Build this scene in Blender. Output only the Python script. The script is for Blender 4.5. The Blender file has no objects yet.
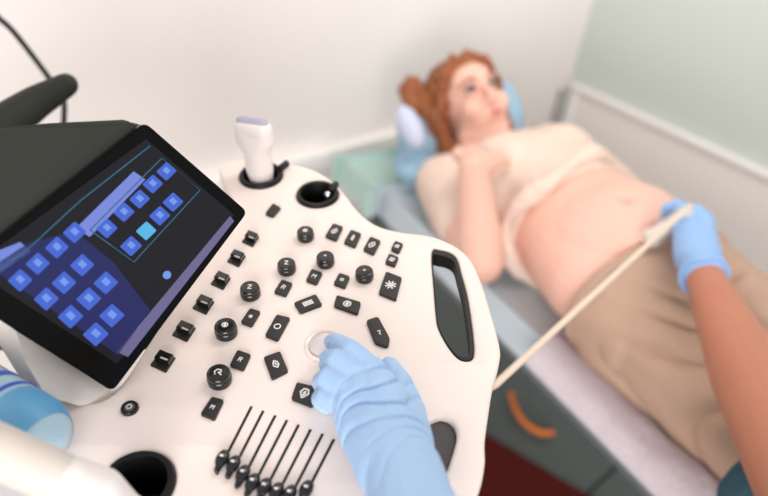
import bpy, bmesh, math, random
from mathutils import Vector, Matrix, noise
random.seed(4)
S = bpy.context.scene
COL = S.collection
V = Vector

# ------------------------------------------------------------------ camera
FPX = 750.0
CAM = V((0, 0, 1.55))
def rz(a): return Matrix.Rotation(a, 3, 'Z')
def rx(a): return Matrix.Rotation(a, 3, 'X')
RC = rz(math.radians(-46.51)) @ rx(math.radians(-33.54)) @ rx(math.radians(90)) @ rz(math.radians(9.26))
cd = bpy.data.cameras.new('camera'); cam = bpy.data.objects.new('camera', cd); COL.objects.link(cam)
cam.matrix_world = Matrix.Translation(CAM) @ RC.to_4x4()
cd.sensor_width = 36; cd.lens = 36 * FPX / 768
cd.clip_start = .02
cd.dof.use_dof = True; cd.dof.focus_distance = .655; cd.dof.aperture_fstop = 2.9
S.camera = cam

# ------------------------------------------------------------------ light
S.view_settings.view_transform = 'Standard'; S.view_settings.look = 'None'
S.view_settings.gamma = 1; S.view_settings.use_curve_mapping = False
S.view_settings.exposure = 0.06
w = bpy.data.worlds.new('room_air'); S.world = w; w.use_nodes = True
w.node_tree.nodes['Background'].inputs[0].default_value = (1, .975, .965, 1)
w.node_tree.nodes['Background'].inputs[1].default_value = .62
def area(name, loc, aim, size, e, col=(1, 1, 1), sy=None):
    l = bpy.data.lights.new(name, 'AREA'); l.energy = e; l.size = size; l.color = col
    if sy: l.shape = 'RECTANGLE'; l.size_y = sy
    o = bpy.data.objects.new(name, l); COL.objects.link(o); o.location = loc
    o.rotation_euler = (V(aim) - V(loc)).to_track_quat('-Z', 'Y').to_euler()
    return o
area('ceiling_lamp', (1.35, .45, 2.7), (2.0, 1.45, .9), 1.3, 20, (1, .94, .90), .7)
area('wall_fill', (-1.7, -1.8, 1.55), (1.5, 1.4, .9), 2.0, 106, (1, .965, .95), 1.5)  # added fill light behind the camera, brightens the walls; no window modelled

# ------------------------------------------------------------------ projection onto real planes
def ray(x, y): return RC @ V((x - 384, 248 - y, -FPX)).normalized()
def at_z(x, y, z):
    d = ray(x, y); return CAM + d * ((z - CAM.z) / d.z)
def at_d(x, y, d): return CAM + ray(x, y) * d
def on_plane(x, y, o, n):
    d = ray(x, y); return CAM + d * ((o - CAM).dot(n) / d.dot(n))
PN = (RC @ V((0, .755, .656))).normalized()          # console top: slightly tilted work surface
PO = at_d(300, 300, .70)
PX = (RC @ V((1, 0, 0))); PX = (PX - PN * PX.dot(PN)).normalized()
PY = PN.cross(PX)
PM = Matrix((PX, PY, PN)).transposed()
def PP(x, y, h=0.): return on_plane(x, y, PO + PN * h, PN)
def P2(x, y, h=0.):
    q = PP(x, y, h) - PO; return V((q.dot(PX), q.dot(PY)))
def PW(a, b, h=0.): return PO + PX * a + PY * b + PN * h

# ------------------------------------------------------------------ materials
def lin(c):
    return tuple((v / 255 / 12.92) if v / 255 < .04045 else ((v / 255 + .055) / 1.055) ** 2.4 for v in c) + (1,)
def mat(name, rgb, rough=.5, spec=.5, bump=0, scale=60, rgb2=None, cscale=None, sss=0, metal=0, emit=0, coat=0, trans=0, stretch=None, detail=4):
    m = bpy.data.materials.new(name); m.use_nodes = True
    t = m.node_tree; b = t.nodes['Principled BSDF']
    b.inputs['Base Color'].default_value = lin(rgb); b.inputs['Roughness'].default_value = rough
    b.inputs['Specular IOR Level'].default_value = spec; b.inputs['Metallic'].default_value = metal
    if sss:
        b.inputs['Subsurface Weight'].default_value = sss; b.inputs['Subsurface Radius'].default_value = (.012, .006, .004)
        b.inputs['Subsurface Scale'].default_value = 1
    if coat: b.inputs['Coat Weight'].default_value = coat
    if trans: b.inputs['Transmission Weight'].default_value = trans
    if emit:
        b.inputs['Base Color'].default_value = (.01, .01, .012, 1); b.inputs['Emission Color'].default_value = lin(rgb); b.inputs['Emission Strength'].default_value = emit
    tc = t.nodes.new('ShaderNodeTexCoord'); mp = t.nodes.new('ShaderNodeMapping')
    t.links.new(tc.outputs['Object'], mp.inputs[0])
    if stretch: mp.inputs['Scale'].default_value = stretch
    if rgb2 is not None:
        n = t.nodes.new('ShaderNodeTexNoise'); n.inputs['Scale'].default_value = cscale or scale; n.inputs['Detail'].default_value = 3
        mx = t.nodes.new('ShaderNodeMix'); mx.data_type = 'RGBA'
        mx.inputs[6].default_value = lin(rgb); mx.inputs[7].default_value = lin(rgb2)
        t.links.new(mp.outputs[0], n.inputs[0]); t.links.new(n.outputs[0], mx.inputs[0]); t.links.new(mx.outputs[2], b.inputs['Base Color'])
    if bump:
        n = t.nodes.new('ShaderNodeTexNoise'); n.inputs['Scale'].default_value = scale; n.inputs['Detail'].default_value = detail
        bp = t.nodes.new('ShaderNodeBump'); bp.inputs['Strength'].default_value = bump; bp.inputs['Distance'].default_value = .01
        t.links.new(mp.outputs[0], n.inputs[0]); t.links.new(n.outputs[0], bp.inputs['Height']); t.links.new(bp.outputs[0], b.inputs['Normal'])
    return m
M = dict(
    wall=mat('wall_paint', (246, 238, 234), .7, .2, .05, 90),
    wallg=mat('pale_green_wall_paint', (204, 211, 205), .6, .25, .05, 90, (197, 205, 198), 3),
    dado=mat('dado_paint', (248, 239, 233), .6, .3, .05, 90),
    rail=mat('white_trim_paint', (252, 248, 245), .4, .4, .02),
    floor=mat('grey_green_floor', (92, 100, 99), .45, .4, .05, 40, (82, 90, 89), 9),
    red=mat('dark_red_mat', (92, 22, 16), .7, .2, .2, 200, (78, 16, 12), 12),
    shell=mat('console_shell_plastic', (245, 230, 222), .42, .45, .03, 500),
    shell2=mat('console_shell_cream', (232, 224, 216), .45, .4, .03, 500),
    black=mat('black_gloss_plastic', (24, 23, 24), .22, .5, .02, 300),
    rub=mat('black_rubber_key', (38, 36, 36), .45, .4, .08, 700),
    blackm=mat('matt_black_plastic', (20, 20, 20), .55, .4, .03, 300),
    cup=mat('dark_cup_lining', (9, 9, 9), .5, .3, .02, 300),
    hood=mat('grey_green_housing', (46, 48, 43), .55, .2, .03, 300),
    bezel=mat('black_glass_bezel', (8, 9, 9), .18, .12, .01),
    ink=mat('white_print', (235, 232, 228), .5, .3, .01),
    inkg=mat('grey_print', (196, 186, 182), .5, .3, .01),
    disp=mat('display_glass', (14, 14, 20), .15, .12, 0, emit=.9),
    pad=mat('dark_grey_inlay', (86, 82, 81), .6, .3, .15, 900),
    ball=mat('trackball_resin', (222, 214, 210), .15, .5, .01, 20, coat=.5),
    ring=mat('trackball_ring', (240, 228, 220), .2, .5, .01, coat=.3),
    steel=mat('brushed_steel', (190, 190, 192), .3, .5, .05, 100, metal=1),
    col=mat('column_grey_plastic', (150, 152, 154), .5, .4, .03, 200),
    couch=mat('blue_grey_vinyl', (200, 212, 219), .42, .4, .08, 60, (194, 207, 216), 6),
    headr=mat('sea_green_vinyl', (188, 216, 208), .42, .4, .08, 60, (182, 211, 204), 6),
    frame=mat('couch_frame_paint', (112, 118, 120), .4, .4, .03, 60),
    sheet=mat('white_lilac_cloth', (176, 165, 171), .85, .1, .35, 45, (212, 203, 210), 200),
    throw=mat('charcoal_cloth', (84, 88, 92), .9, .1, .35, 60, (72, 76, 80), 30),
    pillow=mat('blue_pillow_cloth', (158, 190, 212), .8, .15, .25, 60, (148, 182, 206), 12),
    lil=mat('lavender_cloth', (206, 214, 236), .8, .15, .2, 60),
    skin=mat('fair_skin', (236, 192, 175), .5, .3, .04, 120, (230, 180, 162), 12, sss=.15),
    skin2=mat('warm_skin', (192, 128, 102), .5, .3, .05, 150, (184, 120, 94), 18, sss=.12),
    glove2=mat('blue_nitrile_glove_shaded', (150, 188, 234), .5, .35, .12, 38, (142, 182, 230), 30, detail=2),  # same glove blue, darkened to paint in the dimmer light on the right hand
    shirt=mat('cream_jersey', (232, 211, 197), .85, .1, .3, 30, (223, 202, 188), 60),
    pants=mat('khaki_cotton', (190, 160, 140), .85, .1, .5, 22, (176, 146, 126), 14),
    hair=mat('auburn_hair', (178, 108, 64), .45, .4, .9, 60, (120, 66, 38), 45, stretch=(1, .25, .6)),
    glove=mat('blue_nitrile_glove', (172, 204, 240), .5, .35, .12, 38, (164, 198, 236), 30, stretch=(1, 1, 1), detail=2),
    lip=mat('lip_skin', (206, 122, 112), .4, .4, .02), brow=mat('brow_hair', (140, 88, 62), .7, .2, .02),
    white=mat('eye_white', (196, 180, 172), .3, .4, 0), iris=mat('dark_iris', (52, 34, 26), .2, .5, 0),
    silver=mat('silver_metal', (225, 225, 225), .2, .5, 0, metal=1),
    probe=mat('probe_white_plastic', (238, 230, 226), .35, .45, .02, 200),
    lens=mat('lilac_grey_probe_face', (176, 172, 190), .4, .4, .02),
    beige=mat('beige_plastic', (216, 206, 196), .45, .4, .02, 100),
    cord=mat('cream_cable_rubber', (226, 208, 190), .5, .3, .02),
    cable=mat('black_cable_rubber', (34, 36, 36), .5, .3, .02),
    bottle=mat('pale_blue_bottle_plastic', (186, 218, 236), .25, .5, .02, 20, trans=.15),
    gel=mat('blue_label_film', (64, 96, 196), .4, .4, .02), gel2=mat('teal_blue_label', (110, 178, 214), .4, .4, .02, 30, (84, 150, 200), 20),
    orange=mat('orange_plastic', (226, 120, 40), .4, .4, .02),
    teal=mat('teal_scrub_cloth', (62, 92, 104), .85, .1, .4, 40, (54, 82, 94), 30),
    tile=mat('blue_screen_tile', (66, 100, 204), .2, .12, 0, emit=1),
    tile2=mat('cyan_screen_tile', (84, 178, 226), .2, .12, 0, emit=1),
    tilem=mat('light_screen_mark', (112, 150, 232), .2, .12, 0, emit=1),
    tab=mat('periwinkle_screen_tab', (118, 134, 214), .2, .12, 0, emit=1),
    deep=mat('deep_blue_screen_field', (30, 36, 92), .2, .12, 0, emit=1),
    strip=mat('lavender_screen_strip', (112, 106, 148), .2, .12, 0, emit=.9),
    line=mat('teal_screen_line', (60, 120, 150), .2, .12, 0, emit=.7),
)

# ------------------------------------------------------------------ mesh helpers (world coordinates in, local out)
ROOT = {}
def base(o):
    return V(ROOT.get(o.name, (0, 0, 0))) if o else V((0, 0, 0))
def thing(name, label, cat, loc, group=None):
    o = bpy.data.objects.new(name, None); COL.objects.link(o); o.location = loc; o.empty_display_size = .05
    o['label'] = label; o['category'] = cat
    if group: o['group'] = group
    ROOT[o.name] = tuple(loc); return o
def tag(o, label, cat, group=None):
    o['label'] = label; o['category'] = cat
    if group: o['group'] = group
    return o
def link(name, me, m, parent=None, smooth=True, loc=None):
    o = bpy.data.objects.new(name, me); COL.objects.link(o)
    for mm in (m if isinstance(m, (list, tuple)) else [m]): me.materials.append(mm)
    b = V(loc) if loc is not None else base(parent)
    me.transform(Matrix.Translation(-b))
    if parent is not None:
        o.parent = parent; ROOT[o.name] = tuple(b)
    else: o.location = b
    if smooth:
        for p in me.polygons: p.use_smooth = True
    me.update(); return o
def from_bm(name, bm, m, parent=None, smooth=True, loc=None, sharp=None):
    bmesh.ops.recalc_face_normals(bm, faces=bm.faces)
    me = bpy.data.meshes.new(name); bm.to_mesh(me); bm.free()
    o = link(name, me, m, parent, smooth, loc)
    if smooth and sharp: me.set_sharp_from_angle(angle=math.radians(sharp))
    return o
def struct(o): o['kind'] = 'structure'; return o
def add_prism(bm, pts, vec, bev=0, seg=2):
    a = [bm.verts.new(p) for p in pts]; b = [bm.verts.new(p + vec) for p in pts]; n = len(pts)
    fs = [bm.faces.new(a), bm.faces.new(b)] + [bm.faces.new((a[i], a[(i + 1) % n], b[(i + 1) % n], b[i])) for i in range(n)]
    if bev:
        bmesh.ops.recalc_face_normals(bm, faces=fs)
        es = [e for e in fs[1].edges]
        bmesh.ops.bevel(bm, geom=es, offset=bev, segments=seg, affect='EDGES', clamp_overlap=True)
def add_box(bm, c, h, R=None, bev=0, seg=2):
    R = R or Matrix.Identity(3)
    r = bmesh.ops.create_cube(bm, size=2); vs = r['verts']
    for v in vs: v.co = V(c) + R @ V((v.co.x * h[0], v.co.y * h[1], v.co.z * h[2]))
    if bev: bmesh.ops.bevel(bm, geom=list({e for v in vs for e in v.link_edges}), offset=bev, segments=seg, affect='EDGES', profile=.5)
def add_lathe(bm, prof, o, ax, n=40):
    ax = V(ax).normalized(); x = ax.orthogonal().normalized(); y = ax.cross(x); rings = []
    for r, h in prof:
        if r <= 1e-7: rings.append([bm.verts.new(o + ax * h)])
        else: rings.append([bm.verts.new(o + ax * h + (x * math.cos(2 * math.pi * i / n) + y * math.sin(2 * math.pi * i / n)) * r) for i in range(n)])
    for a, b in zip(rings, rings[1:]):
        for i in range(n):
            j = (i + 1) % n
            if len(a) == 1 and len(b) == 1: continue
            if len(a) == 1: bm.faces.new((a[0], b[i], b[j]))
            elif len(b) == 1: bm.faces.new((a[i], a[j], b[0]))
            else: bm.faces.new((a[i], a[j], b[j], b[i]))
def catmull(P, n=8, closed=False):
    out = []; L = len(P)
    for i in range(L if closed else L - 1):
        p = [P[(i + k) % L] if closed else P[min(max(i + k, 0), L - 1)] for k in (-1, 0, 1, 2)]
        for k in range(n):
            t = k / n
            out.append(.5 * ((2 * p[1]) + (p[2] - p[0]) * t + (2 * p[0] - 5 * p[1] + 4 * p[2] - p[3]) * t * t + (3 * p[1] - p[0] - 3 * p[2] + p[3]) * t ** 3))
    if not closed: out.append(P[-1])
    return out
def add_tube(bm, pts, r, n=12, cap=True):
    prev = None; rings = []; x = None
    for i, p in enumerate(pts):
        t = (pts[min(i + 1, len(pts) - 1)] - pts[max(i - 1, 0)]).normalized()
        x = t.orthogonal().normalized() if x is None else (x - t * x.dot(t)).normalized()
        y = t.cross(x); rr = r[i] if isinstance(r, (list, tuple)) else r
        rings.append([bm.verts.new(p + (x * math.cos(2 * math.pi * k / n) + y * math.sin(2 * math.pi * k / n)) * rr) for k in range(n)])
    for a, b in zip(rings, rings[1:]):
        for i in range(n): bm.faces.new((a[i], a[(i + 1) % n], b[(i + 1) % n], b[i]))
    if cap: bm.faces.new(rings[0]); bm.faces.new(rings[-1])
def round_poly(P, r, n=4):
    out = []; L = len(P)
    for i in range(L):
        a, b, c = P[i - 1], P[i], P[(i + 1) % L]
        d1 = (a - b); d2 = (c - b); k = min(r, d1.length * .45, d2.length * .45)
        s, e = b + d1.normalized() * k, b + d2.normalized() * k
        for j in range(n + 1):
            t = j / n; out.append(s * (1 - t) ** 2 + b * 2 * t * (1 - t) + e * t * t)
    return out
def plate(name, loops, th, bev, m, parent, top=0.):
    """flat plate in the console plane, outlines in plane coordinates, later loops are holes"""
    c = bpy.data.curves.new(name, 'CURVE'); c.dimensions = '2D'; c.fill_mode = 'BOTH'
    c.offset = -bev; c.extrude = th / 2 - bev; c.bevel_depth = bev; c.bevel_resolution = 3
    for L in loops:
        s = c.splines.new('POLY'); s.points.add(len(L) - 1); s.use_cyclic_u = True
        for i, p in enumerate(L): s.points[i].co = (p.x, p.y, 0, 1)
    o = bpy.data.objects.new('tmp', c); COL.objects.link(o)
    dg = bpy.context.evaluated_depsgraph_get(); me = bpy.data.meshes.new_from_object(o.evaluated_get(dg))
    bpy.data.objects.remove(o)
    me.transform(Matrix.Translation(PO + PN * (top - th / 2)) @ PM.to_4x4())
    me.materials.clear()
    bm = bmesh.new(); bm.from_mesh(me); bmesh.ops.remove_doubles(bm, verts=bm.verts, dist=1e-5); bm.to_mesh(me); bm.free()
    me.name = name
    ob = link(name, me, m, parent); me.set_sharp_from_angle(angle=math.radians(28)); return ob
# organic surfaces: overlapping convex pieces fused into one continuous skin
_ico = bmesh.new(); bmesh.ops.create_icosphere(_ico, subdivisions=3, radius=1); ICO = [v.co.copy() for v in _ico.verts]; _ico.free()
def hull(bm, pts):
    vs = [bm.verts.new(p) for p in pts]; r = bmesh.ops.convex_hull(bm, input=vs)
    junk = [g for g in r['geom_interior'] + r['geom_unused'] if isinstance(g, bmesh.types.BMVert)]
    bmesh.ops.delete(bm, geom=list(set(junk)), context='VERTS')
def add_cap(bm, p0, r0, p1, r1): hull(bm, [V(p0) + q * r0 for q in ICO] + [V(p1) + q * r1 for q in ICO])
def add_chain(bm, ch):
    for (a, ra), (b, rb) in zip(ch, ch[1:]): add_cap(bm, a, ra, b, rb)
def add_ell(bm, c, r, R=None):
    R = R or Matrix.Identity(3); hull(bm, [V(c) + R @ V((q.x * r[0], q.y * r[1], q.z * r[2])) for q in ICO])
def add_loft(bm, rings, n=36, pw=2.0):
    RR = []
    for i, (c, hw, hh, lat) in enumerate(rings):
        c = V(c); lat = V(lat).normalized(); up = V((0, 0, 1))
        ring = []
        for k in range(n):
            a = 2 * math.pi * k / n; ca, sa = math.cos(a), math.sin(a)
            ring.append(bm.verts.new(c + lat * hw * math.copysign(abs(ca) ** (2 / pw), ca) + up * hh * math.copysign(abs(sa) ** (2 / pw), sa)))
        RR.append(ring)
    for a, b in zip(RR, RR[1:]):
        for i in range(n): bm.faces.new((a[i], a[(i + 1) % n], b[(i + 1) % n], b[i]))
    bm.faces.new(RR[0]); bm.faces.new(RR[-1])
def fuse(name, bm, voxel, it, m, parent, fac=.5, warp=None, loc=None):
    bmesh.ops.recalc_face_normals(bm, faces=bm.faces)
    me = bpy.data.meshes.new('tmp'); bm.to_mesh(me); bm.free()
    o = bpy.data.objects.new('tmp', me); COL.objects.link(o)
    r = o.modifiers.new('r', 'REMESH'); r.mode = 'VOXEL'; r.voxel_size = voxel
    s = o.modifiers.new('s', 'SMOOTH'); s.factor = fac; s.iterations = it
    dg = bpy.context.evaluated_depsgraph_get(); me2 = bpy.data.meshes.new_from_object(o.evaluated_get(dg))
    bpy.data.objects.remove(o); bpy.data.meshes.remove(me)
    me2.name = name; me2.materials.clear()
    if warp:
        ns = [v.normal.copy() for v in me2.vertices]
        for v, nn in zip(me2.vertices, ns): v.co += nn * warp(v.co)
    return link(name, me2, m, parent, True, loc)

# ------------------------------------------------------------------ room
def slab(name, lo, hi, m):
    bm = bmesh.new(); c = (V(lo) + V(hi)) / 2; add_box(bm, c, (V(hi) - V(lo)) / 2)
    return struct(from_bm(name, bm, m, None, False, c))
XW, YW = 2.40, 1.465
slab('floor', (-2.2, -2.2, -.05), (XW, YW, 0), M['floor'])
slab('wall_back', (-2.2, YW, 0), (XW + .1, YW + .1, 2.8), M['wall'])
slab('wall_right', (XW, -2.2, 0), (XW + .1, YW, 2.8), M['wallg'])
slab('trim_1', (XW - .012, -2.2, 0), (XW, YW - .03, .585), M['dado'])
bm = bmesh.new(); add_box(bm, (XW - .016, (YW - 2.2) / 2 - .01, .6), (.012, (YW + 2.2) / 2 - .01, .011), bev=.004)
add_box(bm, (XW - .014, YW - .045, .295), (.014, .012, .29), bev=.004)
struct(from_bm('trim_2', bm, M['rail'], None, True, (XW, 0, .6), 30))
bm = bmesh.new(); add_box(bm, (-.3, YW - .02, .57), (1.95, .02, .03), bev=.006)
struct(from_bm('trim_3', bm, M['rail'], None, True, (0, YW, .57), 30))
bm = bmesh.new(); add_box(bm, (XW - .05, YW - .004, .29), (.008, .004, .29))
struct(from_bm('trim_4', bm, M['col'], None, False, (0, YW, .27)))

# red floor mat
a, b = at_z(486, 434, .008), at_z(592, 497, .008); d = (b - a).normalized(); pn = V((d.y, -d.x, 0))
if pn.dot(at_z(490, 490, 0) - a) < 0: pn = -pn
q0 = a - d * .5; q1 = b + d * .5
bm = bmesh.new(); add_prism(bm, [V((p.x, p.y, .0005)) for p in (q0, q1, q1 + pn * .8, q0 + pn * .8)], V((0, 0, .008)), .002)
tag(from_bm('floor_mat', bm, M['red'], None, True, (a.x, a.y, 0), 30), 'dark red mat lying on the grey floor beside the console', 'mat')
bm = bmesh.new(); pts = catmull([at_z(x, y, .02) for x, y in ((511, 393), (514, 405), (521, 418), (532, 428), (543, 433), (553, 432))], 6)
add_tube(bm, pts, .0085, 10)
tag(from_bm('hose_offcut', bm, M['orange'], None, True, (pts[0].x, pts[0].y, 0), 40), 'curved orange hose piece on the grey floor between console and couch', 'hose')
# floor joint line
bm = bmesh.new(); a, b = at_z(596, 486, .0), at_z(613, 470, .0); d = (b - a).normalized(); s = V((-d.y, d.x, 0)) * .005
add_prism(bm, [a - d * .6 - s, a + d * 1.2 - s, a + d * 1.2 + s, a - d * .6 + s], V((0, 0, .0012)))
struct(from_bm('trim_5', bm, M['blackm'], None, False, (a.x, a.y, 0)))

# ------------------------------------------------------------------ couch
ZC = .65
T = V((-.19, -.98, 0)).normalized(); LT = V((-T.y, T.x, 0))       # towards the feet / across to the right wall
H0 = V((1.145, 1.29, 0))
def CP(s, l, z): return V((H0.x, H0.y, 0)) + T * s + LT * l + V((0, 0, z))
CRt = Matrix((T, LT, V((0, 0, 1)))).transposed()
couch = thing('exam_couch', 'pale blue-grey padded examination couch under the patient', 'couch', CP(.9, .33, 0))
bm = bmesh.new(); add_box(bm, CP(1.05, .344, ZC - .0225), (.88, .316, .0225), CRt, .018, 4); from_bm('mattress', bm, M['couch'], couch, True, None, 40)
bm = bmesh.new(); add_box(bm, CP(.083, .33, ZC - .0225), (.083, .33, .0225), CRt, .018, 4); o = from_bm('headrest', bm, M['headr'], couch, True, None, 40); o['label'] = 'sea green headrest cushion'
bm = bmesh.new()
for l in (.075, .61): add_box(bm, CP(.96, l, ZC - .073), (.93, .02, .028), CRt, .006)
for s in (.1, .9, 1.85): add_box(bm, CP(s, .33, ZC - .073), (.02, .28, .02), CRt, .004)
from_bm('frame', bm, M['frame'], couch, True, None, 30)
for s in (.12, 1.86):
    for l in (.06, .6):
        bm = bmesh.new(); add_box(bm, CP(s, l, .27), (.02, .02, .27), CRt, .004); o = from_bm('leg', bm, M['frame'], couch, True, None, 30)
        bm = bmesh.new(); add_lathe(bm, [(0, 0), (.028, 0), (.028, .015), (.022, .025), (0, .025)], CP(s, l, 0), (0, 0, 1), 20); from_bm('foot_cap', bm, M['blackm'], o, True, None, 30)
# folded white sheet along the near edge, charcoal throw next to it
def strip(name, pxs, z, th, m, label, cat, amp=.006):
    P = [at_z(x, y, z) for x, y in pxs]; n = 30; k = 8; bm = bmesh.new()
    a0, a1, b1, b0 = P; top = []; bot = []
    for i in range(n + 1):
        tr = []; br = []
        for j in range(k + 1):
            p = a0.lerp(a1, i / n).lerp(b0.lerp(b1, i / n), j / k)
            e = min(j, k - j) / k * 4; e = min(1, e)
            h = th * (e ** .5) * .8 + amp * noise.noise(V((p.x * 14, p.y * 14, 3)))
            tr.append(bm.verts.new(p + V((0, 0, max(h, .001))))); br.append(bm.verts.new(p))
        top.append(tr); bot.append(br)
    for i in range(n):
        for j in range(k):
            bm.faces.new((top[i][j], top[i + 1][j], top[i + 1][j + 1], top[i][j + 1])); bm.faces.new((bot[i][j], bot[i][j + 1], bot[i + 1][j + 1], bot[i + 1][j]))
        bm.faces.new((top[i][0], bot[i][0], bot[i + 1][0], top[i + 1][0])); bm.faces.new((top[i][k], top[i + 1][k], bot[i + 1][k], bot[i][k]))
    for i in (0, n):
        for j in range(k): bm.faces.new((top[i][j], top[i][j + 1], bot[i][j + 1], bot[i][j]))
    return tag(from_bm(name, bm, m, None, True, (P[0] + P[2]) / 2, 60), label, cat)
strip('folded_sheet', ((524, 362), (692, 535), (745, 505), (564, 338)), ZC + .002, .03, M['sheet'], 'folded white lilac sheet along the near edge of the couch', 'sheet')
strip('charcoal_throw', ((566, 338), (745, 505), (800, 470), (590, 330)), ZC + .002, .02, M['throw'], 'charcoal cloth between the white sheet and the khaki trousers', 'cloth')

# ------------------------------------------------------------------ patient
def cv(x, y, z): return (RC @ V((x, y, z))).normalized()
HN = cv(.33, .20, .92); HU = cv(-.40, .91, -.06); HU = (HU - HN * HU.dot(HN)).normalized(); HX = HU.cross(HN)
HR = Matrix((HX, HU, HN)).transposed()
HC = at_z(470, 105, .865)
HS = 1.09
def hp(x, y, z): return HC + HR @ V((x, y, z)) * HS
pat = thing('person', 'patient lying on the couch in a cream shirt and khaki trousers', 'person', CP(.6, .3, ZC))
LAT = V((.98, -.18, 0))
RINGS = [((1.395, 1.03, .735), .10, .055), ((1.38, .99, .745), .165, .075), ((1.36, .93, .755), .178, .092), ((1.335, .85, .765), .17, .11),
         ((1.31, .76, .765), .155, .118), ((1.28, .68, .77), .16, .122), ((1.255, .60, .775), .178, .130), ((1.235, .52, .77), .192, .128),
         ((1.22, .43, .76), .197, .116), ((1.205, .34, .75), .195, .10)]
def rings(i0, i1, g=0): return [(c, hw + g, hh + g, LAT) for c, hw, hh in RINGS[i0:i1]]
RSH = at_z(447, 184, .735); REL = at_z(482, 262, .73); RWR = at_z(472, 168, .895)
LSH = at_z(548, 152, .77); LEL = V((1.56, .68, .72)); LWR = V((1.44, .47, .75))
LEGS = [[V((1.115, .40, .745)), V((1.04, -.05, .74)), V((.98, -.48, .70))], [V((1.31, .38, .745)), V((1.26, -.06, .74)), V((1.19, -.48, .70))]]
bm = bmesh.new()
add_loft(bm, rings(0, 10))
for L in LEGS:
    add_chain(bm, [(L[0], .10), (L[1], .062), (L[1] + (L[2] - L[1]) * .35, .058), (L[2], .04)])
    add_cap(bm, L[2] + V((0, -.02, -.01)), .038, L[2] + V((-.02, -.06, .12)), .028)
add_chain(bm, [(RSH, .062), (RSH.lerp(REL, .5), .052), (REL, .044), (REL.lerp(RWR, .3), .044), (RWR, .028)])
add_chain(bm, [(LSH, .06), (LSH.lerp(LEL, .5), .05), (LEL, .043), (LEL.lerp(LWR, .4), .043), (LWR, .028)])
# right hand resting below the throat, palm and five bent fingers
HT = at_z(503, 140, .868)
hd = (HT - RWR).normalized(); hs = hd.cross(V((0, 0, 1))).normalized(); pk = RWR + hd * .075
add_chain(bm, [(RWR, .027), (RWR + hd * .03 + hs * .012, .026), (pk + hs * .022, .02)]); add_chain(bm, [(RWR, .025), (pk - hs * .022, .02)])
for k, (o_, ln) in enumerate(((-.033, .058), (-.011, .07), (.011, .075), (.033, .066))):
    p = pk + hs * o_; q = p + hd * ln * .5 + hs * o_ * .2; r = q + hd * ln * .45 + V((0, 0, -.018))
    add_chain(bm, [(p, .0105), (q, .0095), (r, .008)])
p = RWR + hd * .025 - hs * .02; add_chain(bm, [(p, .014), (p + hd * .025 - hs * .03, .011), (p + hd * .055 - hs * .035, .009)])
# left hand
add_chain(bm, [(LWR, .026), (LWR + V((-.03, -.07, .02)), .024)])
for k in range(4):
    p = LWR + V((-.05 + k * .018, -.07 + k * .004, .02)); add_chain(bm, [(p, .011), (p + V((-.01, -.035, 0)), .0095), (p + V((-.015, -.06, -.012)), .008)])
add_chain(bm, [(LWR + V((-.02, -.02, .015)), .013), (LWR + V((-.055, -.045, .02)), .01)])
# neck and head
add_chain(bm, [(V((1.395, 1.01, .755)), .058), (hp(0, -.085, -.03), .055), (hp(0, -.02, -.02), .055)])
add_cap(bm, V((1.31, 1.0, .75)), .045, hp(-.03, -.07, -.04), .035); add_cap(bm, V((1.48, .98, .75)), .045, hp(.03, -.07, -.04), .035)
add_ell(bm, hp(0, .03, -.012), (.074, .082, .092), HR); add_ell(bm, hp(0, -.035, .022), (.058, .062, .062), HR)
add_ell(bm, hp(0, .035, .035), (.058, .05, .05), HR)
add_ell(bm, hp(0, -.088, .055), (.024, .018, .02), HR)
for s in (-1, 1):
    add_ell(bm, hp(s * .034, -.022, .052), (.026, .028, .026), HR)
    add_cap(bm, hp(s * .045, -.065, .01), .022, hp(s * .012, -.09, .05), .018)
    add_ell(bm, hp(s * .077, -.002, -.012), (.008, .03, .018), HR)
    add_cap(bm, hp(s * .014, .031, .078), .008, hp(s * .04, .030, .066), .008)
    add_ell(bm, hp(s * .011, -.024, .088), (.008, .007, .009), HR)
add_chain(bm, [(hp(0, .022, .076), .008), (hp(0, 0, .088), .0085), (hp(0, -.020, .098), .0105)])
add_ell(bm, hp(0, -.052, .072), (.024, .016, .014), HR)
# breasts under the shirt, belly dome
for s in (-1, 1): add_ell(bm, V((1.345, .85, .825)) + LAT * .08 * s, (.072, .072, .052))
add_ell(bm, V((1.238, .545, .793)), (.17, .155, .132))
nav = at_z(621, 214, .885)
fuse('body', bm, .0042, 7, M['skin'], pat, warp=lambda p: -.014 * math.exp(-((p.x - nav.x) ** 2 + (p.y - nav.y) ** 2) / .013 ** 2) if p.z > .8 else 0)
# clothes
def wr(amp, f, k=1):
    return lambda p: amp * (noise.noise(V((p.x * f, p.y * f * k, p.z * f))) + .5 * noise.noise(V((p.x * f * 2.3, p.y * f * 2, p.z * f * 2))))
bm = bmesh.new(); add_loft(bm, [((V(c) + V((0, 0, 0))), hw, hh, l) for c, hw, hh, l in rings(2, 6, .009)] )
for s in (-1, 1): add_ell(bm, V((1.345, .85, .825)) + LAT * .08 * s, (.082, .082, .062))
add_chain(bm, [(RSH, .072), (RSH.lerp(REL, .50), .066)]); add_chain(bm, [(LSH, .07), (LSH.lerp(LEL, .5), .062)])
fuse('shirt', bm, .005, 5, M['shirt'], pat, warp=wr(.004, 18))
bm = bmesh.new()
c, hw, hh, l = rings(5, 6, .014)[0]; hem = []
for k in range(41):
    a = 2 * math.pi * k / 40
    hem.append(V(c) + V(l).normalized() * hw * math.cos(a) + V((0, 0, 1)) * hh * math.sin(a) - T * (.0 + .028 * math.sin(a)) + T * .02 * math.cos(a * 3))
add_tube(bm, hem, [.017 + .006 * math.sin(k * .9) for k in range(len(hem))], 10)
fuse('rolled_hem', bm, .004, 4, M['shirt'], bpy.data.objects['shirt'], warp=wr(.003, 40))
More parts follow.
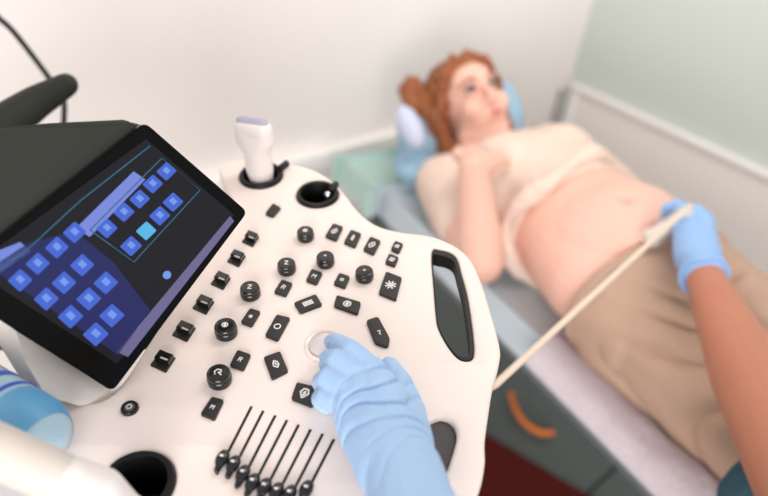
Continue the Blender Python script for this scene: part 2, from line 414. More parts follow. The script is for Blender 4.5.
bm = bmesh.new(); rr = rings(9, 10, .018); c0 = (V(RINGS[7][0]).lerp(V(RINGS[8][0]), .80), .208, .126, LAT)
add_loft(bm, [c0] + rr)
for L in LEGS: add_chain(bm, [(L[0], .108), (L[0].lerp(L[1], .5), .098), (L[1], .083), (L[1].lerp(L[2], .8), .07)])
def wp(p):
    t = p.x * .95 + p.y * (.30 if p.x < 1.2 else -.12)
    cr = (1 - abs(math.sin(t * 62 + 3.5 * noise.noise(V((p.x * 6, p.y * 3, 1)))))) ** 2
    return .006 - .016 * cr * min(1, max(0, noise.noise(p * 5.5) * 2.2 + .5)) + .009 * noise.noise(V((p.x * 13, p.y * 6, p.z * 8)))
fuse('trousers', bm, .0055, 5, M['pants'], pat, warp=wp)
bm = bmesh.new(); c0, hw, hh, l = c0; pts = [c0 + V(l).normalized() * hw * math.cos(a * math.pi / 20) + V((0, 0, 1)) * hh * math.sin(a * math.pi / 20) for a in range(41)]
add_tube(bm, pts, .011, 8); fuse('waistband', bm, .004, 3, M['pants'], bpy.data.objects['trousers'])
# face parts and hair
for s in (-1, 1):
    bm = bmesh.new(); add_ell(bm, hp(s * .031, .012, .0705), (.0125, .0065, .0085), HR); e = from_bm('eye', bm, M['white'], pat)
    bm = bmesh.new(); add_ell(bm, hp(s * .031 + .002, .0135, .0755), (.0066, .0062, .0062), HR); from_bm('iris', bm, M['iris'], e)
    bm = bmesh.new(); add_tube(bm, catmull([hp(s * .031 + dx, .012 + dy, dz) for dx, dy, dz in ((-.014, -.001, .073), (-.007, .006, .0785), (.005, .007, .0785), (.014, 0, .072))], 4), .0026, 6); from_bm('eyelashes', bm, M['iris'], e)
    bm = bmesh.new(); add_tube(bm, catmull([hp(s * x, y, z) for x, y, z in ((.014, .029, .085), (.03, .036, .080), (.047, .030, .066))], 5), .0028, 6); from_bm('eyebrow', bm, M['brow'], pat)
bm = bmesh.new(); add_ell(bm, hp(0, -.047, .085), (.019, .004, .005), HR); add_ell(bm, hp(0, -.055, .084), (.015, .005, .006), HR); fuse('lips', bm, .0012, 3, M['lip'], pat)
bm = bmesh.new(); add_ell(bm, hp(-.084, -.034, -.012), (.005, .007, .005), HR); from_bm('earring', bm, M['silver'], pat)['label'] = 'small silver stud earring'
bm = bmesh.new()
add_ell(bm, hp(0, .040, -.030), (.083, .082, .088), HR)
add_ell(bm, hp(0, .066, .002), (.070, .046, .064), HR)
for s in (-1, 1):
    add_chain(bm, [(hp(s * .018, .098, .036), .013), (hp(s * .052, .070, .044), .013), (hp(s * .071, .03, .022), .013), (hp(s * .080, -.03, -.018), .015), (hp(s * .082, -.085, -.03), .016), (hp(s * .074, -.125, -.035), .013)])
    add_chain(bm, [(hp(s * .07, .04, -.04), .036), (hp(s * .080, -.04, -.055), .030), (hp(s * .080, -.11, -.06), .022)])
add_ell(bm, hp(-.088, .075, -.055), (.032, .046, .036), HR)
add_ell(bm, hp(-.098, .045, -.05), (.024, .032, .030), HR)
def wh(p):
    q = HR.transposed() @ (p - HC); return .0035 * math.sin(q.x * 420 + 9 * noise.noise(V((q.x * 12, q.y * 12, q.z * 12)))) + .004 * noise.noise(q * 40)
fuse('hair', bm, .0035, 5, M['hair'], pat, warp=wh)

# neck pillow behind the head
pl = thing('neck_pillow', 'blue horseshoe pillow with lavender end behind the patient\'s head', 'pillow', HC - V((0, 0, HC.z - ZC)))
pc = hp(.016, -.01, -.085); bm = bmesh.new(); pts = [pc + HX * math.cos(a) * .128 + HU * math.sin(a) * .085 for a in [math.radians(-60 + 300 * k / 30) for k in range(31)]]
add_chain(bm, [(p, .052) for p in pts[::2]]); add_ell(bm, pc - HN * .02, (.12, .10, .04), HR)
add_cap(bm, V((pc.x, pc.y, ZC + .05)) + V((0, .02, 0)), .05, pc - HN * .02, .06); add_ell(bm, V((HC.x, HC.y + .03, ZC + .055)), (.17, .11, .054))
fuse('cushion', bm, .006, 8, M['pillow'], pl, warp=wr(.003, 20))
bm = bmesh.new(); e0 = at_z(410, 127, ZC + .165); add_ell(bm, e0, (.028, .056, .03), HR)
fuse('end_cover', bm, .004, 4, M['lil'], pl)['label'] = 'pale lavender end of the pillow'

# ------------------------------------------------------------------ console
con = thing('ultrasound_console', 'white ultrasound machine control console with black keys, knobs and touch screen', 'ultrasound machine', (PW(-.02, -.05).x, PW(-.02, -.05).y, 0))
def ellipse_px(x, y, rpx):                # circle in the plane whose apparent half width is rpx
    c = P2(x, y); r = (P2(x + rpx, y) - P2(x - rpx, y)).length / 2; return c, r
def circ(c, r, n=48): return [c + V((math.cos(2 * math.pi * i / n), math.sin(2 * math.pi * i / n))) * r for i in range(n)]
outline = [(219, 171), (224, 163), (238, 159), (262, 160), (300, 165), (325, 175), (343, 191), (358, 210), (376, 224), (400, 231), (430, 235), (455, 245), (471, 259), (481, 280), (490, 308), (500, 345),
           (499, 362), (493, 385), (489, 410), (485, 440), (485, 462), (480, 485), (468, 510), (430, 545), (330, 590), (180, 620), (40, 600), (-40, 540), (-30, 470), (6, 425), (24, 388),
           (45, 391), (80, 402), (113, 392), (150, 340), (200, 262), (232, 212), (226, 188)]
OUT = catmull([P2(*p) for p in outline], 5, True)
slot = [(432, 251), (440, 249.5), (450, 252), (457, 258), (461, 272), (466.5, 292), (470.5, 315), (473, 335), (474, 350), (472, 358), (466, 360), (458, 357), (448, 345), (439, 328), (436.5, 315), (434, 285)]
SLOT = catmull([P2(*p) for p in slot], 3, True)
thumb = [(424, 430), (429, 421), (435, 417), (442.5, 415.5), (451, 419), (456, 427), (456.7, 437), (453, 452), (444.5, 474), (436, 470), (427, 450)]
THUMB = catmull([P2(*p) for p in thumb], 4, True)
cA, rA = ellipse_px(261, 175.5, 21); cB, rB = ellipse_px(317.6, 194.5, 20.5); cC, rC = ellipse_px(137, 484, 37)
tb, rtb = ellipse_px(325, 346, 20)
plate('top_panel', [OUT, SLOT, THUMB, circ(cA, rA), circ(cB, rB), circ(cC, rC)], .016, .004, M['shell'], con)
def grow(L, g):
    c = sum(L, V((0, 0))) / len(L); return [c + (p - c) * g for p in L]
plate('under_shell', [round_poly([P2(*p) for p in ((262, 205), (330, 222), (365, 245), (410, 255), (420, 300), (415, 400), (400, 500), (200, 585), (0, 560), (-5, 480), (100, 410), (190, 300))], .02, 6), circ(cC, rC * 1.02)], .040, .006, M['shell2'], con, -.0145)
def offset_in(L, d):
    n = len(L); out = []
    for i in range(n):
        t = (L[(i + 1) % n] - L[i - 1]).normalized(); out.append(L[i] + V((-t.y, t.x)) * d)
    return out
def ring_loops(L, d):
    a = offset_in(L, d); b = offset_in(L, -d)
    ar = lambda Q: abs(sum(Q[i - 1].x * Q[i].y - Q[i].x * Q[i - 1].y for i in range(len(Q))))
    return (a if ar(a) < ar(b) else b)
plate('slot_liner', [SLOT, [p * .93 + sum(SLOT, V((0, 0))) / len(SLOT) * .07 + V((-.0014, -.0014)) for p in SLOT]], .0155, .0008, M['blackm'], con, -.0008)['label'] = 'black lining of the grip slot'
plate('thumb_inlay', [grow(THUMB, 1.0)], .012, .002, M['pad'], con, -.007)['label'] = 'dark grey inlay at the front edge'
for (c, r) in ((cA, rA), (cB, rB), (cC, rC)):
    bm = bmesh.new(); o_ = PW(c.x, c.y)
    add_lathe(bm, [(r * .72, -.045), (r * .80, .0005), (r * .84, .0028), (r * .98, .0028), (r * 1.03, .0008), (r * 1.03, -.0015), (r * .99, -.003), (r * .98, -.047), (0, -.047), (0, -.045), (r * .72, -.045)], o_, PN, 48)
    h = from_bm('probe_holder', bm, M['cup'], con, True, None, 35)
# small notch clips of the two back holders
for x, y, x2, y2 in ((280, 169, 287, 163), (331, 190, 336, 184)):
    bm = bmesh.new(); add_tube(bm, [PP(x, y, .003), PP(x2, y2, .003)], .004, 8); from_bm('holder_clip', bm, M['blackm'], con)

# knobs
def knob(x, y, rpx, icon):
    p = PP(x, y, .012); r = (PP(x + rpx, y, .012) - PP(x - rpx, y, .012)).length / 2
    o_ = p - PN * .012; h = .0125 * r / .011; bm = bmesh.new()
    add_lathe(bm, [(r * .95, .0), (r * 1.0, .001), (r * 1.0, h * .55), (r * .95, h * .62), (r * .95, h * .9), (r * .9, h * .98), (r * .8, h), (r * .74, h * .97), (0, h * 1.02)], o_, PN, 48)
    k = from_bm('knob', bm, M['black'], con, True, None, 25)
    glyph(icon, k, o_ + PN * (h * 1.02 + .0002), PX, PY, r * .36)
    return k
def ribbon(bm, pts, wd, o_, ux, uy):
    for a, b in zip(pts, pts[1:]):
        a, b = V(a), V(b); d = (b - a)
        if d.length < 1e-6: continue
        d.normalize(); s = V((-d.y, d.x)) * wd; a -= d * wd * .5; b += d * wd * .5
        c = [o_ + ux * q.x + uy * q.y for q in (a - s, b - s, b + s, a + s)]
        add_prism(bm, c, PN * .00025)
G = dict(
    ring=[[(math.cos(t * .5236) * .7, math.sin(t * .5236) * .7) for t in range(13)]],
    disc=[[(math.cos(t * .5236) * .7, math.sin(t * .5236) * .7) for t in range(13)], [(-.3, 0), (.3, 0)], [(-.2, .3), (.2, .3)], [(-.2, -.3), (.2, -.3)]],
    dot=[[(-.25, 0), (.25, 0)], [(-.2, .2), (.2, .2)]],
    R=[[(-.5, -.8), (-.5, .8), (.3, .8), (.5, .5), (.3, .1), (-.5, .1)], [(0, .1), (.5, -.8)]],
    Z=[[(-.5, .7), (.5, .7), (-.4, -.7), (.6, -.7)]],
    M=[[(-.6, -.8), (-.6, .8), (0, 0), (.6, .8), (.6, -.8)]],
    C=[[(.6, .5), (.1, .8), (-.5, .4), (-.5, -.4), (.1, -.8), (.6, -.5)], [(.6, .1), (.6, -.5), (.2, -.3)]],
    leaf=[[(0, -1), (-.6, -.3), (-.4, .5), (0, 1), (.5, .4), (.5, -.4), (0, -1)], [(-.1, .4), (.15, -.4)]],
    tri=[[(0, -1), (-.7, 0), (-.4, .8), (.4, .8), (.7, 0), (0, -1)], [(.1, .4), (-.2, 0), (.2, 0), (-.1, -.5)]],
    flake=[[(math.cos(a) * .9, math.sin(a) * .9), (-math.cos(a) * .9, -math.sin(a) * .9)] for a in (0, .785, 1.571, 2.356)],
    bars=[[(-.9, .4), (.9, .4)], [(-.9, 0), (.9, 0)], [(-.9, -.4), (.9, -.4)]],
    slash=[[(-.3, .9), (.1, .5), (.4, -.9), (-.1, -.5), (-.3, .9)]],
    hook=[[(-.3, .6), (.4, .6), (.2, 0), (-.2, -.5)], [(.1, -.8), (-.2, -.5)]],
    turn=[[(-.6, -.6), (-.8, .2), (-.2, .8), (.6, .6), (.7, 0), (.1, -.1)], [(.1, -.1), (.8, -.8)]],
    sq=[[(-.5, -.5), (.5, -.5), (.5, .5), (-.5, .5), (-.5, -.5)], [(0, -.4), (0, .4)]],
)
def glyph(kind, parent, o_, ux, uy, s):
    bm = bmesh.new(); wd = s * (.13 if kind not in ('dot',) else .2)
    for L in G[kind]: ribbon(bm, [(a * s, b * s) for a, b in L], wd, o_, ux, uy)
    return from_bm('printed_symbol', bm, M['ink'], parent, False)
for x, y, r, ic in ((305, 229, 8.6, 'disc'), (325, 254.5, 9.2, 'dot'), (286, 261.5, 9.4, 'Z'), (364.3, 269, 9.3, 'dot'), (249.3, 286, 10.2, 'Z'), (224.8, 324.5, 11.4, 'disc'), (218, 372, 12.4, 'turn')):
    knob(x, y, r, ic)
# keys
def key(corners, icon, s=.5, h=.0028, rr=.0022, ang=0):
    P = [P2(x, y, h) for x, y in corners]; c = sum(P, V((0, 0))) / len(P); L = round_poly(P, rr)
    b = plate('key', [L], h + .002, .0007, M['rub'], con, h)
    if icon:
        u = (P[1] - P[0]); u = (P[1] + P[2] - P[0] - P[-1]).normalized(); v = V((-u.y, u.x))
        if v.dot(V((0, 1))) < 0: v = -v
        if u.x < 0: u = -u; 
        ux = PX * u.x + PY * u.y; uy = PX * v.x + PY * v.y
        size = min((P[1] - P[0]).length, (P[2] - P[1]).length) * .5 * s
        glyph(icon, b, PW(c.x, c.y, h + .0002), ux, uy, size)
    return b
def sc(L, k, ox, oy): return [(ox + x / k, oy + y / k) for x, y in L]
c3 = lambda L: sc(L, 3, 130, 240)
c9 = lambda L: sc(L, 5.9, 300, 200)
key(c3([(545, 85), (578, 97), (560, 132), (527, 120)]), 'M', .45)
key(c3([(628, 97), (660, 108), (645, 143), (610, 130)]), 'sq', .5)
key(c3([(455, 117), (488, 128), (468, 167), (431, 155)]), 'R', .5)
key(c3([(491, 187), (557, 161), (577, 193), (510, 218)]), 'bars', .65)
key(c3([(620, 164), (693, 185), (683, 222), (611, 197)]), 'disc', .6)
key(c3([(360, 203), (392, 213), (365, 258), (331, 245)]), 'sq', .45)
key(c3([(440, 222), (481, 232), (443, 301), (404, 285)]), 'ring', .6)
key(c3([(322, 328), (363, 342), (340, 390), (298, 375)]), 'R', .4)
key(c3([(400, 350), (450, 332), (475, 392), (425, 417)]), 'leaf', .55)
key(c3([(500, 425), (563, 440), (547, 500), (483, 475)]), 'tri', .55)
key(sc([(95, 195), (132, 205), (103, 266), (60, 248)], 3, 180, 331), 'M', .4)
key([(366, 320), (378, 316), (390, 338), (388, 347), (375, 343)], 'hook', .55, rr=.003)
key([(386, 271), (402, 277), (396, 300), (378.5, 293)], 'flake', .65)
key(c9([(195, 135), (255, 155), (215, 238), (148, 210)]), 'leaf', .7)
key(c9([(300, 172), (362, 195), (325, 278), (258, 248)]), 'slash', .7)
key(c9([(415, 212), (477, 238), (435, 320), (372, 290)]), 'leaf', .7)
key(c9([(560, 238), (610, 255), (585, 310), (535, 290)]), 'sq', .7)
key(c9([(525, 313), (583, 335), (560, 390), (502, 368)]), 'sq', .7)
key(sc([(430, 135), (478, 160), (430, 215), (383, 195)], 5.9, 200, 180), None)
# rocker toggles in the row under the screen
for i, (x, y, k) in enumerate(((250.8, 240, .80), (236.7, 259.5, .86), (221, 281.7, .92), (203.7, 305.7, 1.), (184.3, 332.3, 1.08), (163.3, 362.3, 1.15))):
    bm = bmesh.new(); cc = [(-2.5, -9), (11, -3.5), (2.5, 9.5), (-11.5, 3)]
    b = plate('rocker_switch', [round_poly([P2(x + a * k, y + c * k) for a, c in cc], .0012)], .004, .0006, M['rub'], con, .0012)
    bm = bmesh.new(); q = [PP(x + a * k, y + c * k, .001) for a, c in ((-2, -8), (9.5, -3.3), (5, 3.5), (-7, -1))]
    add_prism(bm, q, PN * .006, .001); from_bm('rocker', bm, M['black'], b, True, None, 30)
    bm = bmesh.new(); q = [PP(x + a * k, y + c * k, .0073) for a, c in ((-2, -5), (4, -2.6), (3.2, -1.4), (-3, -3.8))]
    add_prism(bm, q, PN * .0002); from_bm('printed_symbol', bm, M['inkg'], b, False)
# round push button
bm = bmesh.new(); c, r = ellipse_px(130, 409, 9); o_ = PW(c.x, c.y)
add_lathe(bm, [(r, -.001), (r, .0015), (r * .9, .0028), (r * .68, .0028), (r * .66, .001), (0, .001)], o_, PN, 36); pb = from_bm('push_button', bm, M['black'], con, True, None, 30)
bm = bmesh.new(); add_lathe(bm, [(r * .62, .001), (r * .6, .0026), (r * .4, .003), (0, .003)], o_, PN, 30); from_bm('button_cap', bm, M['pad'], pb, True, None, 30)
glyph('ring', pb, o_ + PN * .0032, PX, PY, r * .4)
# trackball
bm = bmesh.new(); o_ = PW(tb.x, tb.y)
add_lathe(bm, [(rtb * 1.04, -.001), (rtb * 1.02, .0012), (rtb * .96, .0022), (rtb * .86, .0016), (rtb * .80, -.0005)], o_, PN, 56); tr = from_bm('trackball_ring', bm, M['ring'], con, True, None, 40)
bm = bmesh.new(); bmesh.ops.create_uvsphere(bm, u_segments=48, v_segments=24, radius=rtb * .86, matrix=Matrix.Translation(o_ - PN * rtb * .30)); from_bm('trackball', bm, M['ball'], con)
# eight sliders
tops = [(215, 227), (250, 240), (286, 254), (321, 268), (356, 282), (392, 296), (428, 309), (462, 325)]
kn = [(130, 380), (166, 398), (198, 428), (231, 455), (270, 470), (310, 485), (352, 494), (402, 480)]
for (tx, ty), (kx, ky) in zip(tops, kn):
    tx, ty, kx, ky = 180 + tx / 3, 331 + ty / 3, 180 + kx / 3, 331 + ky / 3
    a, b = P2(tx, ty), P2(tx - 35, ty + 68); d = (b - a).normalized(); s = V((-d.y, d.x)) * .0011
    trk = plate('slider_track', [[a - s, b - s, b + s, a + s]], .002, .0002, M['blackm'], con, .0005)
    q = P2(kx, ky, .006); t_ = (q - a).dot(d); q = a + d * t_
    sp = bmesh.new(); L = [q + d * (math.cos(t * .3927) * .0083) + V((-d.y, d.x)) * (math.sin(t * .3927) * .0050) for t in range(16)]
    c = PW(q.x, q.y); dd = PX * d.x + PY * d.y; ss = PN.cross(dd)
    add_cap(sp, c - dd * .005 + PN * .003, .0012, c - dd * .001 + PN * .003, .0012); add_ell(sp, c + PN * .0045, (.0078, .0050, .0040), Matrix((dd, ss, PN)).transposed())
    add_ell(sp, c + dd * .0075 + PN * .0035, (.0050, .0026, .0026), Matrix((dd, ss, PN)).transposed())
    hd_ = fuse('slider_cap', sp, .0006, 3, M['black'], con)
    bm = bmesh.new(); add_prism(bm, [c + PN * .0086 + dd * u + ss * v for u, v in ((-.0008, -.0014), (.0008, -.0014), (.0008, .0014), (-.0008, .0014))], PN * .0004); from_bm('printed_symbol', bm, M['ink'], hd_, False)

# --- touch screen: tilted housing standing on the far side of the panel
sA, sB, sC = V((.36, .75, 1.154)), V((.459, .68, 1.04)), V((.246, .626, .888))
kB = min((PP(248, 212, .006) - CAM).length / (sB - CAM).length, (PP(113, 391, .006) - CAM).length / (sC - CAM).length)
0 and print('KB', kB, (PP(248, 212, .006) - CAM).length / (sB - CAM).length)
sA, sB, sC = [CAM + (p - CAM) * kB for p in (sA, sB, sC)]
SN = (sA - sB).cross(sC - sB).normalized()
if SN.dot(CAM - sB) < 0: SN = -SN
def SP(x, y, h=0.): return on_plane(x, y, sB + SN * h, SN)
qA, qB, qC, qD = SP(145, 122), SP(248, 212), SP(113, 392), SP(-59, 283)
SU = (qA - qB).normalized(); SV = SU.cross(SN)
scr = None
tmpq = round_poly([qA, qB, qC, qD], .006, 4)
bm = bmesh.new(); add_prism(bm, [p - SN * .012 for p in tmpq], SN * .012, .0012); scr = from_bm('touch_screen', bm, M['bezel'], con, True, None, 30)
# housing behind it
def back(x, y, ref, extra): return at_d(x, y, (ref - CAM).length + extra)
bA, bD = back(124, 118, qA, .02), back(-90, 128, qA, .03)
bB, bC = qB - SN * .02, qC - SN * .02
bm = bmesh.new(); f = [p - SN * .0121 for p in (qA, qB, qC, qD)]; inset = f
hull(bm, f + [bA, bD, bB, bC, qD - SN * .10, qA.lerp(qD, .3) - SN * .05])
bmesh.ops.bevel(bm, geom=[e for e in bm.edges if e.is_manifold and e.calc_face_angle(0) > .4], offset=.003, segments=2, affect='EDGES', clamp_overlap=True)
from_bm('screen_housing', bm, M['hood'], con, True, None, 30)['label'] = 'grey-green screen housing'
# display
dq = [SP(x, y, .0004) for x, y in ((146, 139), (234, 215), (117, 364), (-30, 268))]
bm = bmesh.new(); add_prism(bm, dq, SN * .0003); dis = from_bm('display', bm, M['disp'], scr, False)
def sq(x, y, s, m, name='screen_icon', h=.0009, ar=1.):
    c = SP(x, y, h); a = (SP(x + .60 * s, y + .75 * s * .72, h) - c) / 2; b = (SP(x - .63 * s * ar, y + .60 * s * ar, h) - c) / 2
    bm = bmesh.new(); add_prism(bm, round_poly([c - a - b, c + a - b, c + a + b, c - a + b], .0012, 3), SN * .0003); o = from_bm(name, bm, m, scr, False)
    bm = bmesh.new(); return o, c, a, b
def poly(pts, m, name, h=.0007):
    bm = bmesh.new(); add_prism(bm, [SP(x, y, h) for x, y in pts], SN * .0002); return from_bm(name, bm, m, scr, False)
poly([(75, 231), (113, 262), (150, 310), (118, 355), (-10, 268), (28, 243)], M['deep'], 'screen_field')
c8 = lambda x, y: (x / 1.983, 130 + y / 1.983)
for i, (x, y) in enumerate(((330, 82), (303, 107), (277, 137), (246, 163), (212, 195), (343, 143), (317, 170), (260, 230), (148, 203), (113, 233), (75, 265), (40, 298), (163, 268), (127, 303), (92, 335), (210, 303), (176, 335), (140, 370), (222, 368), (190, 405))):
    x, y = c8(x, y); k = 20 + (330 - y) * -.02 + (1.5 if i > 7 else 0)
    o, c, a, b = sq(x, y, k, M['tile'])
    bm = bmesh.new(); add_prism(bm, [c + a * u + b * v + SN * .0004 for u, v in ((-.55, -.45), (.35, -.45), (.35, .25), (-.55, .25))], SN * .0002)
    me = from_bm('screen_mark', bm, M['tilem'], scr, False)
x, y = c8(290, 200); sq(x, y, 17, M['tile2'])
poly([c8(150, 195), c8(265, 82), c8(288, 98), c8(178, 212)], M['tab'], 'screen_tab')
poly([c8(-30, 250), c8(40, 222), c8(62, 240), c8(-10, 290)], M['tab'], 'screen_tab')
poly([(230, 216), (234, 221), (128, 357), (117, 352)], M['strip'], 'status_strip')
def sline(pts):
    bm = bmesh.new(); add_tube(bm, [SP(x, y, .0010) for x, y in pts], .0005, 6); from_bm('screen_line', bm, M['line'], scr)
sline([(150, 146), (80, 201), (27, 250), (0, 268)]); sline([(90, 230), (162, 158), (200, 190), (134, 262), (90, 230)])
bm = bmesh.new(); add_ell(bm, SP(167, 275, .0008), (.0035, .0035, .0004), Matrix((SU, SV, SN)).transposed()); from_bm('screen_pointer', bm, M['tilem'], scr)
# riser under the screen's near short side
bm = bmesh.new()
dD, dC = (SP(16, 331, -.013) - CAM).length, (SP(111, 390, -.013) - CAM).length
rp = [at_d(16, 331, dD), at_d(111, 390, dC), at_d(112, 400, dC), at_d(80, 406, (dC * 2 + dD) / 3), at_d(46, 396, (dC + 2 * dD) / 3), at_d(26, 363, dD)]
vec = -SN * .03 + (qA - qB).normalized() * .02
hull(bm, rp + [p + vec for p in rp])
from_bm('screen_riser', bm, M['shell2'], con, True, None, 25)
# column, base, casters
bx = PW(-.02, -.02)
bm = bmesh.new(); add_cap(bm, V((bx.x, bx.y, .25)), .07, V((bx.x, bx.y, PW(-.02, -.02).z - .10)), .05); fuse('column', bm, .008, 3, M['col'], con)
bm = bmesh.new(); add_box(bm, (bx.x, bx.y, .17), (.19, .22, .07), None, .03, 4); from_bm('base', bm, M['shell2'], con, True, None, 40)
for sx in (-1, 1):
    for sy in (-1, 1):
        bm = bmesh.new(); add_lathe(bm, [(0, -.015), (.042, -.015), (.045, -.01), (.045, .01), (.042, .015), (0, .015)], V((bx.x + sx * .15, bx.y + sy * .18, .045)), (1, 0, 0), 28)
        add_box(bm, (bx.x + sx * .15, bx.y + sy * .18, .09), (.012, .012, .02)); from_bm('caster', bm, M['blackm'], con, True, None, 40)
# dark support arm rising behind the screen
bm = bmesh.new(); sb = at_d(-75, 215, .97)
add_chain(bm, [(PW(-.16, .02, -.05), .028), (V((sb.x, sb.y, sb.z - .16)), .030), (sb, .032), (at_d(-40, 165, .98), .030), (at_d(5, 124, .99), .024), (at_d(35, 103, 1.0), .020), (at_d(66, 85, 1.0), .0145)])
fuse('support_arm', bm, .003, 6, M['hood'], con)['label'] = 'dark grey arm behind the screen'

# hanging black cable behind the console
pts = catmull([at_d(x, y, 1.22) for x, y in ((-40, -25), (-5, 14), (12, 30), (32, 55), (52, 82), (63, 98), (64, 118), (62, 150), (60, 230))], 6)
p0, pe = pts[0], pts[-1]
pts = catmull([V((p0.x - .12, YW - .004, 2.0)), V((p0.x - .03, YW - .08, 1.75))], 6)[:-1] + pts + [V((pe.x, pe.y, .5)), V((pe.x + .02, pe.y, .02)), V((pe.x + .12, pe.y - .08, .006))]
bm = bmesh.new(); add_tube(bm, pts, .0042, 8)
tag(from_bm('hanging_cable', bm, M['cable'], None, True, pts[0]), 'thin dark cable hanging in front of the wall behind the screen', 'cable')

# ------------------------------------------------------------------ probes and bottle
o_ = PW(cA.x, cA.y)
pr = thing('ultrasound_probe', 'white ultrasound probe standing upright in the holder behind the screen corner', 'ultrasound probe', o_ - PN * .025)
AX = (PN + PX * -.03).normalized(); AXx = (RC @ V((.93, -.30, .1))); AXx = (AXx - AX * AXx.dot(AX)).normalized(); AXy = AX.cross(AXx); AR = Matrix((AXx, AXy, AX)).transposed()
def ap(x, y, z): return o_ + AR @ V((x, y, z))
bm = bmesh.new(); add_chain(bm, [(ap(0, 0, -.012), .012), (ap(0, 0, .010), .0155), (ap(0, 0, .032), .0152)])
for s in (-1, 1): add_cap(bm, ap(0, 0, .034), .0145, ap(s * .010, 0, .048), .0115); add_cap(bm, ap(s * .0105, 0, .048), .0115, ap(s * .0115, 0, .062), .0105)
add_cap(bm, ap(-.0105, 0, .048), .0115, ap(.0105, 0, .048), .0115); add_cap(bm, ap(-.0115, 0, .062), .0105, ap(.0115, 0, .062), .0105)
fuse('probe_body', bm, .0016, 5, M['probe'], pr)
bm = bmesh.new(); add_cap(bm, ap(-.0125, 0, .0685), .0062, ap(.0125, 0, .0685), .0062); fuse('probe_face', bm, .001, 3, M['lens'], pr)['label'] = 'lilac-grey scanning face'
# something silvery in the second holder
bm = bmesh.new(); s0 = PP(328, 199, -.006); add_chain(bm, [(s0 - PN * .018, .0045), (s0, .0055), (s0 + PN * .006, .004)])
tag(fuse('probe_plug', bm, .001, 3, M['silver'], None, loc=s0 - PN * .022), 'small silver plug inside the empty black round holder', 'plug')
# blurred white probe in the near holder
o2 = PW(cC.x, cC.y)
p2_ = thing('ultrasound_probe', 'white ultrasound probe with thick handle resting in the near left holder', 'ultrasound probe', o2)
bm = bmesh.new(); c_ = [(PP(-70, 420, .085), .0175), (PP(0, 452, .080), .0172), (PP(50, 474, .068), .0165), (PP(68, 482, .062), .016)]
add_chain(bm, c_); fuse('probe_handle', bm, .002, 4, M['beige'], p2_)
bm = bmesh.new(); add_chain(bm, [(PP(72, 484, .061), .0175), (PP(98, 494, .047), .018), (PP(122, 508, .025), .013)]); add_cap(bm, PP(118, 502, .028), .011, PP(140, 510, .004), .008)
fuse('probe_body', bm, .002, 4, M['probe'], p2_)
# gel bottle
gb = thing('gel_bottle', 'pale blue gel bottle with blue bands lying at the lower left corner', 'bottle', PP(0, 430, 0))
ga, gb_ = PP(-70, 372, .035), PP(50, 450, .033); ax = (gb_ - ga); L = ax.length; ax.normalize()
def seg(name, prof, m, lab=None):
    bm = bmesh.new(); add_lathe(bm, prof, ga, ax, 40); o = from_bm(name, bm, m, gb, True, None, 40)
    if lab: o['label'] = lab
R_ = .031
seg('bottle_body', [(0, 0), (R_ * .9, 0), (R_, .006), (R_, L * .80), (R_ * .97, L * .88), (R_ * .8, L * .96), (R_ * .45, L), (0, L)], M['bottle'])
seg('label_band', [(R_ * 1.01, L * .50), (R_ * 1.02, L * .502), (R_ * 1.02, L * .548), (R_ * 1.01, L * .55)], M['gel'], 'deep blue band')
seg('label_band', [(R_ * 1.01, L * .64), (R_ * 1.02, L * .642), (R_ * 1.02, L * .668), (R_ * 1.01, L * .67)], M['gel'], 'deep blue band')
seg('label', [(R_ * 1.008, L * .70), (R_ * 1.012, L * .702), (R_ * 1.012, L * .80), (R_ * .985, L * .88), (R_ * .83, L * .955)], M['gel2'], 'teal blue sleeve')

# ------------------------------------------------------------------ operator: gloved left hand on the trackball, gloved right hand with the probe
op = thing('person', 'operator in blue nitrile gloves, one hand on the console, one holding the probe', 'person', (.25, -.35, 0))
W = PP(412, 478, .058); E1 = PP(470, 640, .10)
bm = bmesh.new(); add_chain(bm, [(PP(420, 530, .062), .027), (PP(432, 560, .07), .031), (E1, .042)])
left_arm = fuse('left_forearm', bm, .004, 3, M['skin2'], op)
def F(*a): return [(PP(x, y, h), r) for x, y, h, r in a]
def wg(p):
    q = V((p - PO).dot(e) for e in (PX, PY, PN))
    t = q.y * .88 - q.x * .38
    return -.0042 * (1 - abs(math.sin(t * 150 + 5 * noise.noise(q * 20)))) ** 3 * min(1, max(0, noise.noise(q * 16 + V((3, 1, 0))) * 2 + .45))
bm = bmesh.new()
# palm: from knuckle row to wrist
add_chain(bm, F((358, 378, .036, .0135), (370, 410, .036, .020), (396, 462, .048, .025)))
add_chain(bm, F((370, 372, .038, .0130), (384, 402, .040, .019), (404, 462, .048, .023)))
add_chain(bm, F((350, 392, .034, .0130), (364, 425, .034, .019), (392, 466, .046, .025)))
add_chain(bm, F((346, 408, .028, .0110), (359, 430, .030, .0165), (390, 468, .044, .024)))
add_chain(bm, F((394, 402, .034, .0140), (402, 430, .042, .0175), (406, 462, .048, .022)))
add_chain(bm, F((396, 458, .048, .025), (405, 474, .052, .0262), (411, 505, .056, .0285), (420, 560, .062, .036), (432, 580, .064, .037)))
# index, middle, ring, little finger
add_chain(bm, F((370, 370, .040, .0110), (352, 351, .040, .0086), (339, 344, .031, .0082), (332, 342, .020, .0072)))
add_chain(bm, F((358, 378, .038, .0125), (338, 362, .037, .0102), (329, 361, .023, .0095), (332, 371, .010, .0080)))
add_chain(bm, F((350, 392, .036, .0122), (330, 379, .033, .0101), (323, 382, .019, .0092), (327, 391, .009, .0080)))
add_chain(bm, F((345, 406, .030, .0108), (327, 396, .026, .0088), (321, 399, .014, .0080), (325, 406, .008, .0070)))
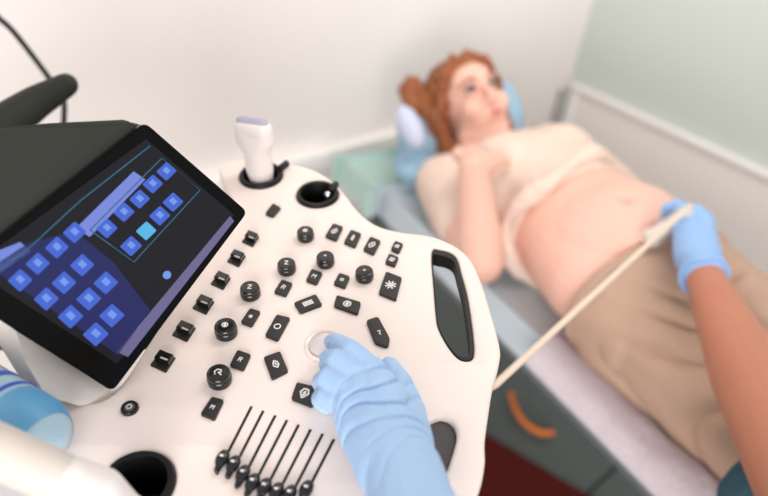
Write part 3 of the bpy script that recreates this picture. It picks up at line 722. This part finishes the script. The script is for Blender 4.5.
# thumb, leaving the side of the palm near the wrist
add_chain(bm, F((410, 445, .038, .0175), (409, 410, .028, .0125), (400, 385, .020, .0108), (389, 367, .013, .0088)))
fuse('left_glove', bm, .0012, 2, M['glove'], op, warp=wg)['label'] = 'blue glove on the trackball hand'

# right hand
def A(x, y, z): return at_z(x, y, z)
bm = bmesh.new(); add_chain(bm, [(A(698, 262, .93), .031), (A(708, 285, .935), .030), (A(728, 330, .94), .040), (A(752, 380, .95), .049), (A(800, 470, .97), .054), (A(850, 560, 1.0), .056)])
fuse('right_forearm', bm, .004, 4, M['skin2'], op)
bm = bmesh.new()
for (x, y, z, r), (x2, y2, z2, r2) in (((684, 218, .945, .020), (693, 258, .935, .030)), ((700, 222, .94, .020), (701, 258, .935, .030)), ((706, 238, .925, .020), (703, 262, .93, .030))):
    add_cap(bm, A(x, y, z), r, A(x2, y2, z2), r2)
add_cap(bm, A(696, 255, .935), .032, A(703, 274, .935), .0335)
add_chain(bm, [(A(684, 214, .95), .016), (A(677, 206, .95), .0125), (A(668, 209, .94), .0115), (A(666, 217, .925), .010)])      # index
add_chain(bm, [(A(694, 215, .945), .016), (A(688, 210, .952), .012), (A(680, 208, .94), .011), (A(676, 214, .92), .010)])      # middle
add_chain(bm, [(A(702, 219, .94), .015), (A(697, 211, .94), .012), (A(686, 212, .92), .011)])
add_chain(bm, [(A(708, 226, .93), .014), (A(706, 216, .925), .011), (A(694, 216, .905), .010)])
add_chain(bm, [(A(688, 252, .925), .019), (A(680, 238, .92), .014), (A(677, 225, .915), .0115)])  # thumb
fuse('right_glove', bm, .0024, 4, M['glove2'], op, warp=lambda p: .0015 * noise.noise(p * 45))['label'] = 'blue glove holding the probe'
bm = bmesh.new(); wc = A(704, 276, .935); wd = (A(728, 330, .94) - wc).normalized(); ox = wd.orthogonal().normalized(); oy = wd.cross(ox)
add_tube(bm, [wc + wd * .004 * math.sin(3 * a) + (ox * math.cos(a) + oy * math.sin(a)) * .0345 for a in [math.pi * k / 16 for k in range(33)]], .0045, 8)
fuse('glove_cuff', bm, .002, 2, M['glove2'], bpy.data.objects['right_glove'])
# teal scrub leg at the lower right corner
bm = bmesh.new(); add_chain(bm, [(at_d(778, 508, 1.12), .07), (at_d(900, 640, 1.05), .09)])
fuse('scrub_trousers', bm, .006, 4, M['teal'], op, warp=wr(.004, 20))['label'] = 'teal scrub knee'

# probe in the gloved hand with its straight cable
pt_ = A(652, 238, .893)
hp_ = thing('ultrasound_probe', 'pale ultrasound probe held in the gloved hand against the belly', 'ultrasound probe', pt_)
bm = bmesh.new(); add_chain(bm, [(A(650, 236, .905), .0145), (A(653, 240, .90), .0145)]); add_chain(bm, [(A(652, 238, .905), .0150), (A(668, 226, .93), .0135), (A(686, 213, .965), .0115)])
fuse('probe_body', bm, .0022, 4, M['beige'], hp_)
bm = bmesh.new(); c0 = A(690, 206, .985); c1 = at_d(495, 385, .86); c2 = c1 + (c1 - c0).normalized() * .03
pts = [c0 + (A(686, 213, .965) - c0) * .4, c0] + [c0.lerp(c1, t / 12) - V((0, 0, .0)) for t in range(1, 13)] + [c2, c2 + V((-.04, -.02, -.12)), c2 + V((-.07, -.03, -.30)), V((bx.x + .14, bx.y + .04, .42)), V((bx.x + .04, bx.y, .40))]
add_tube(bm, catmull(pts, 4), .0043, 10); from_bm('probe_cable', bm, M['cord'], hp_)
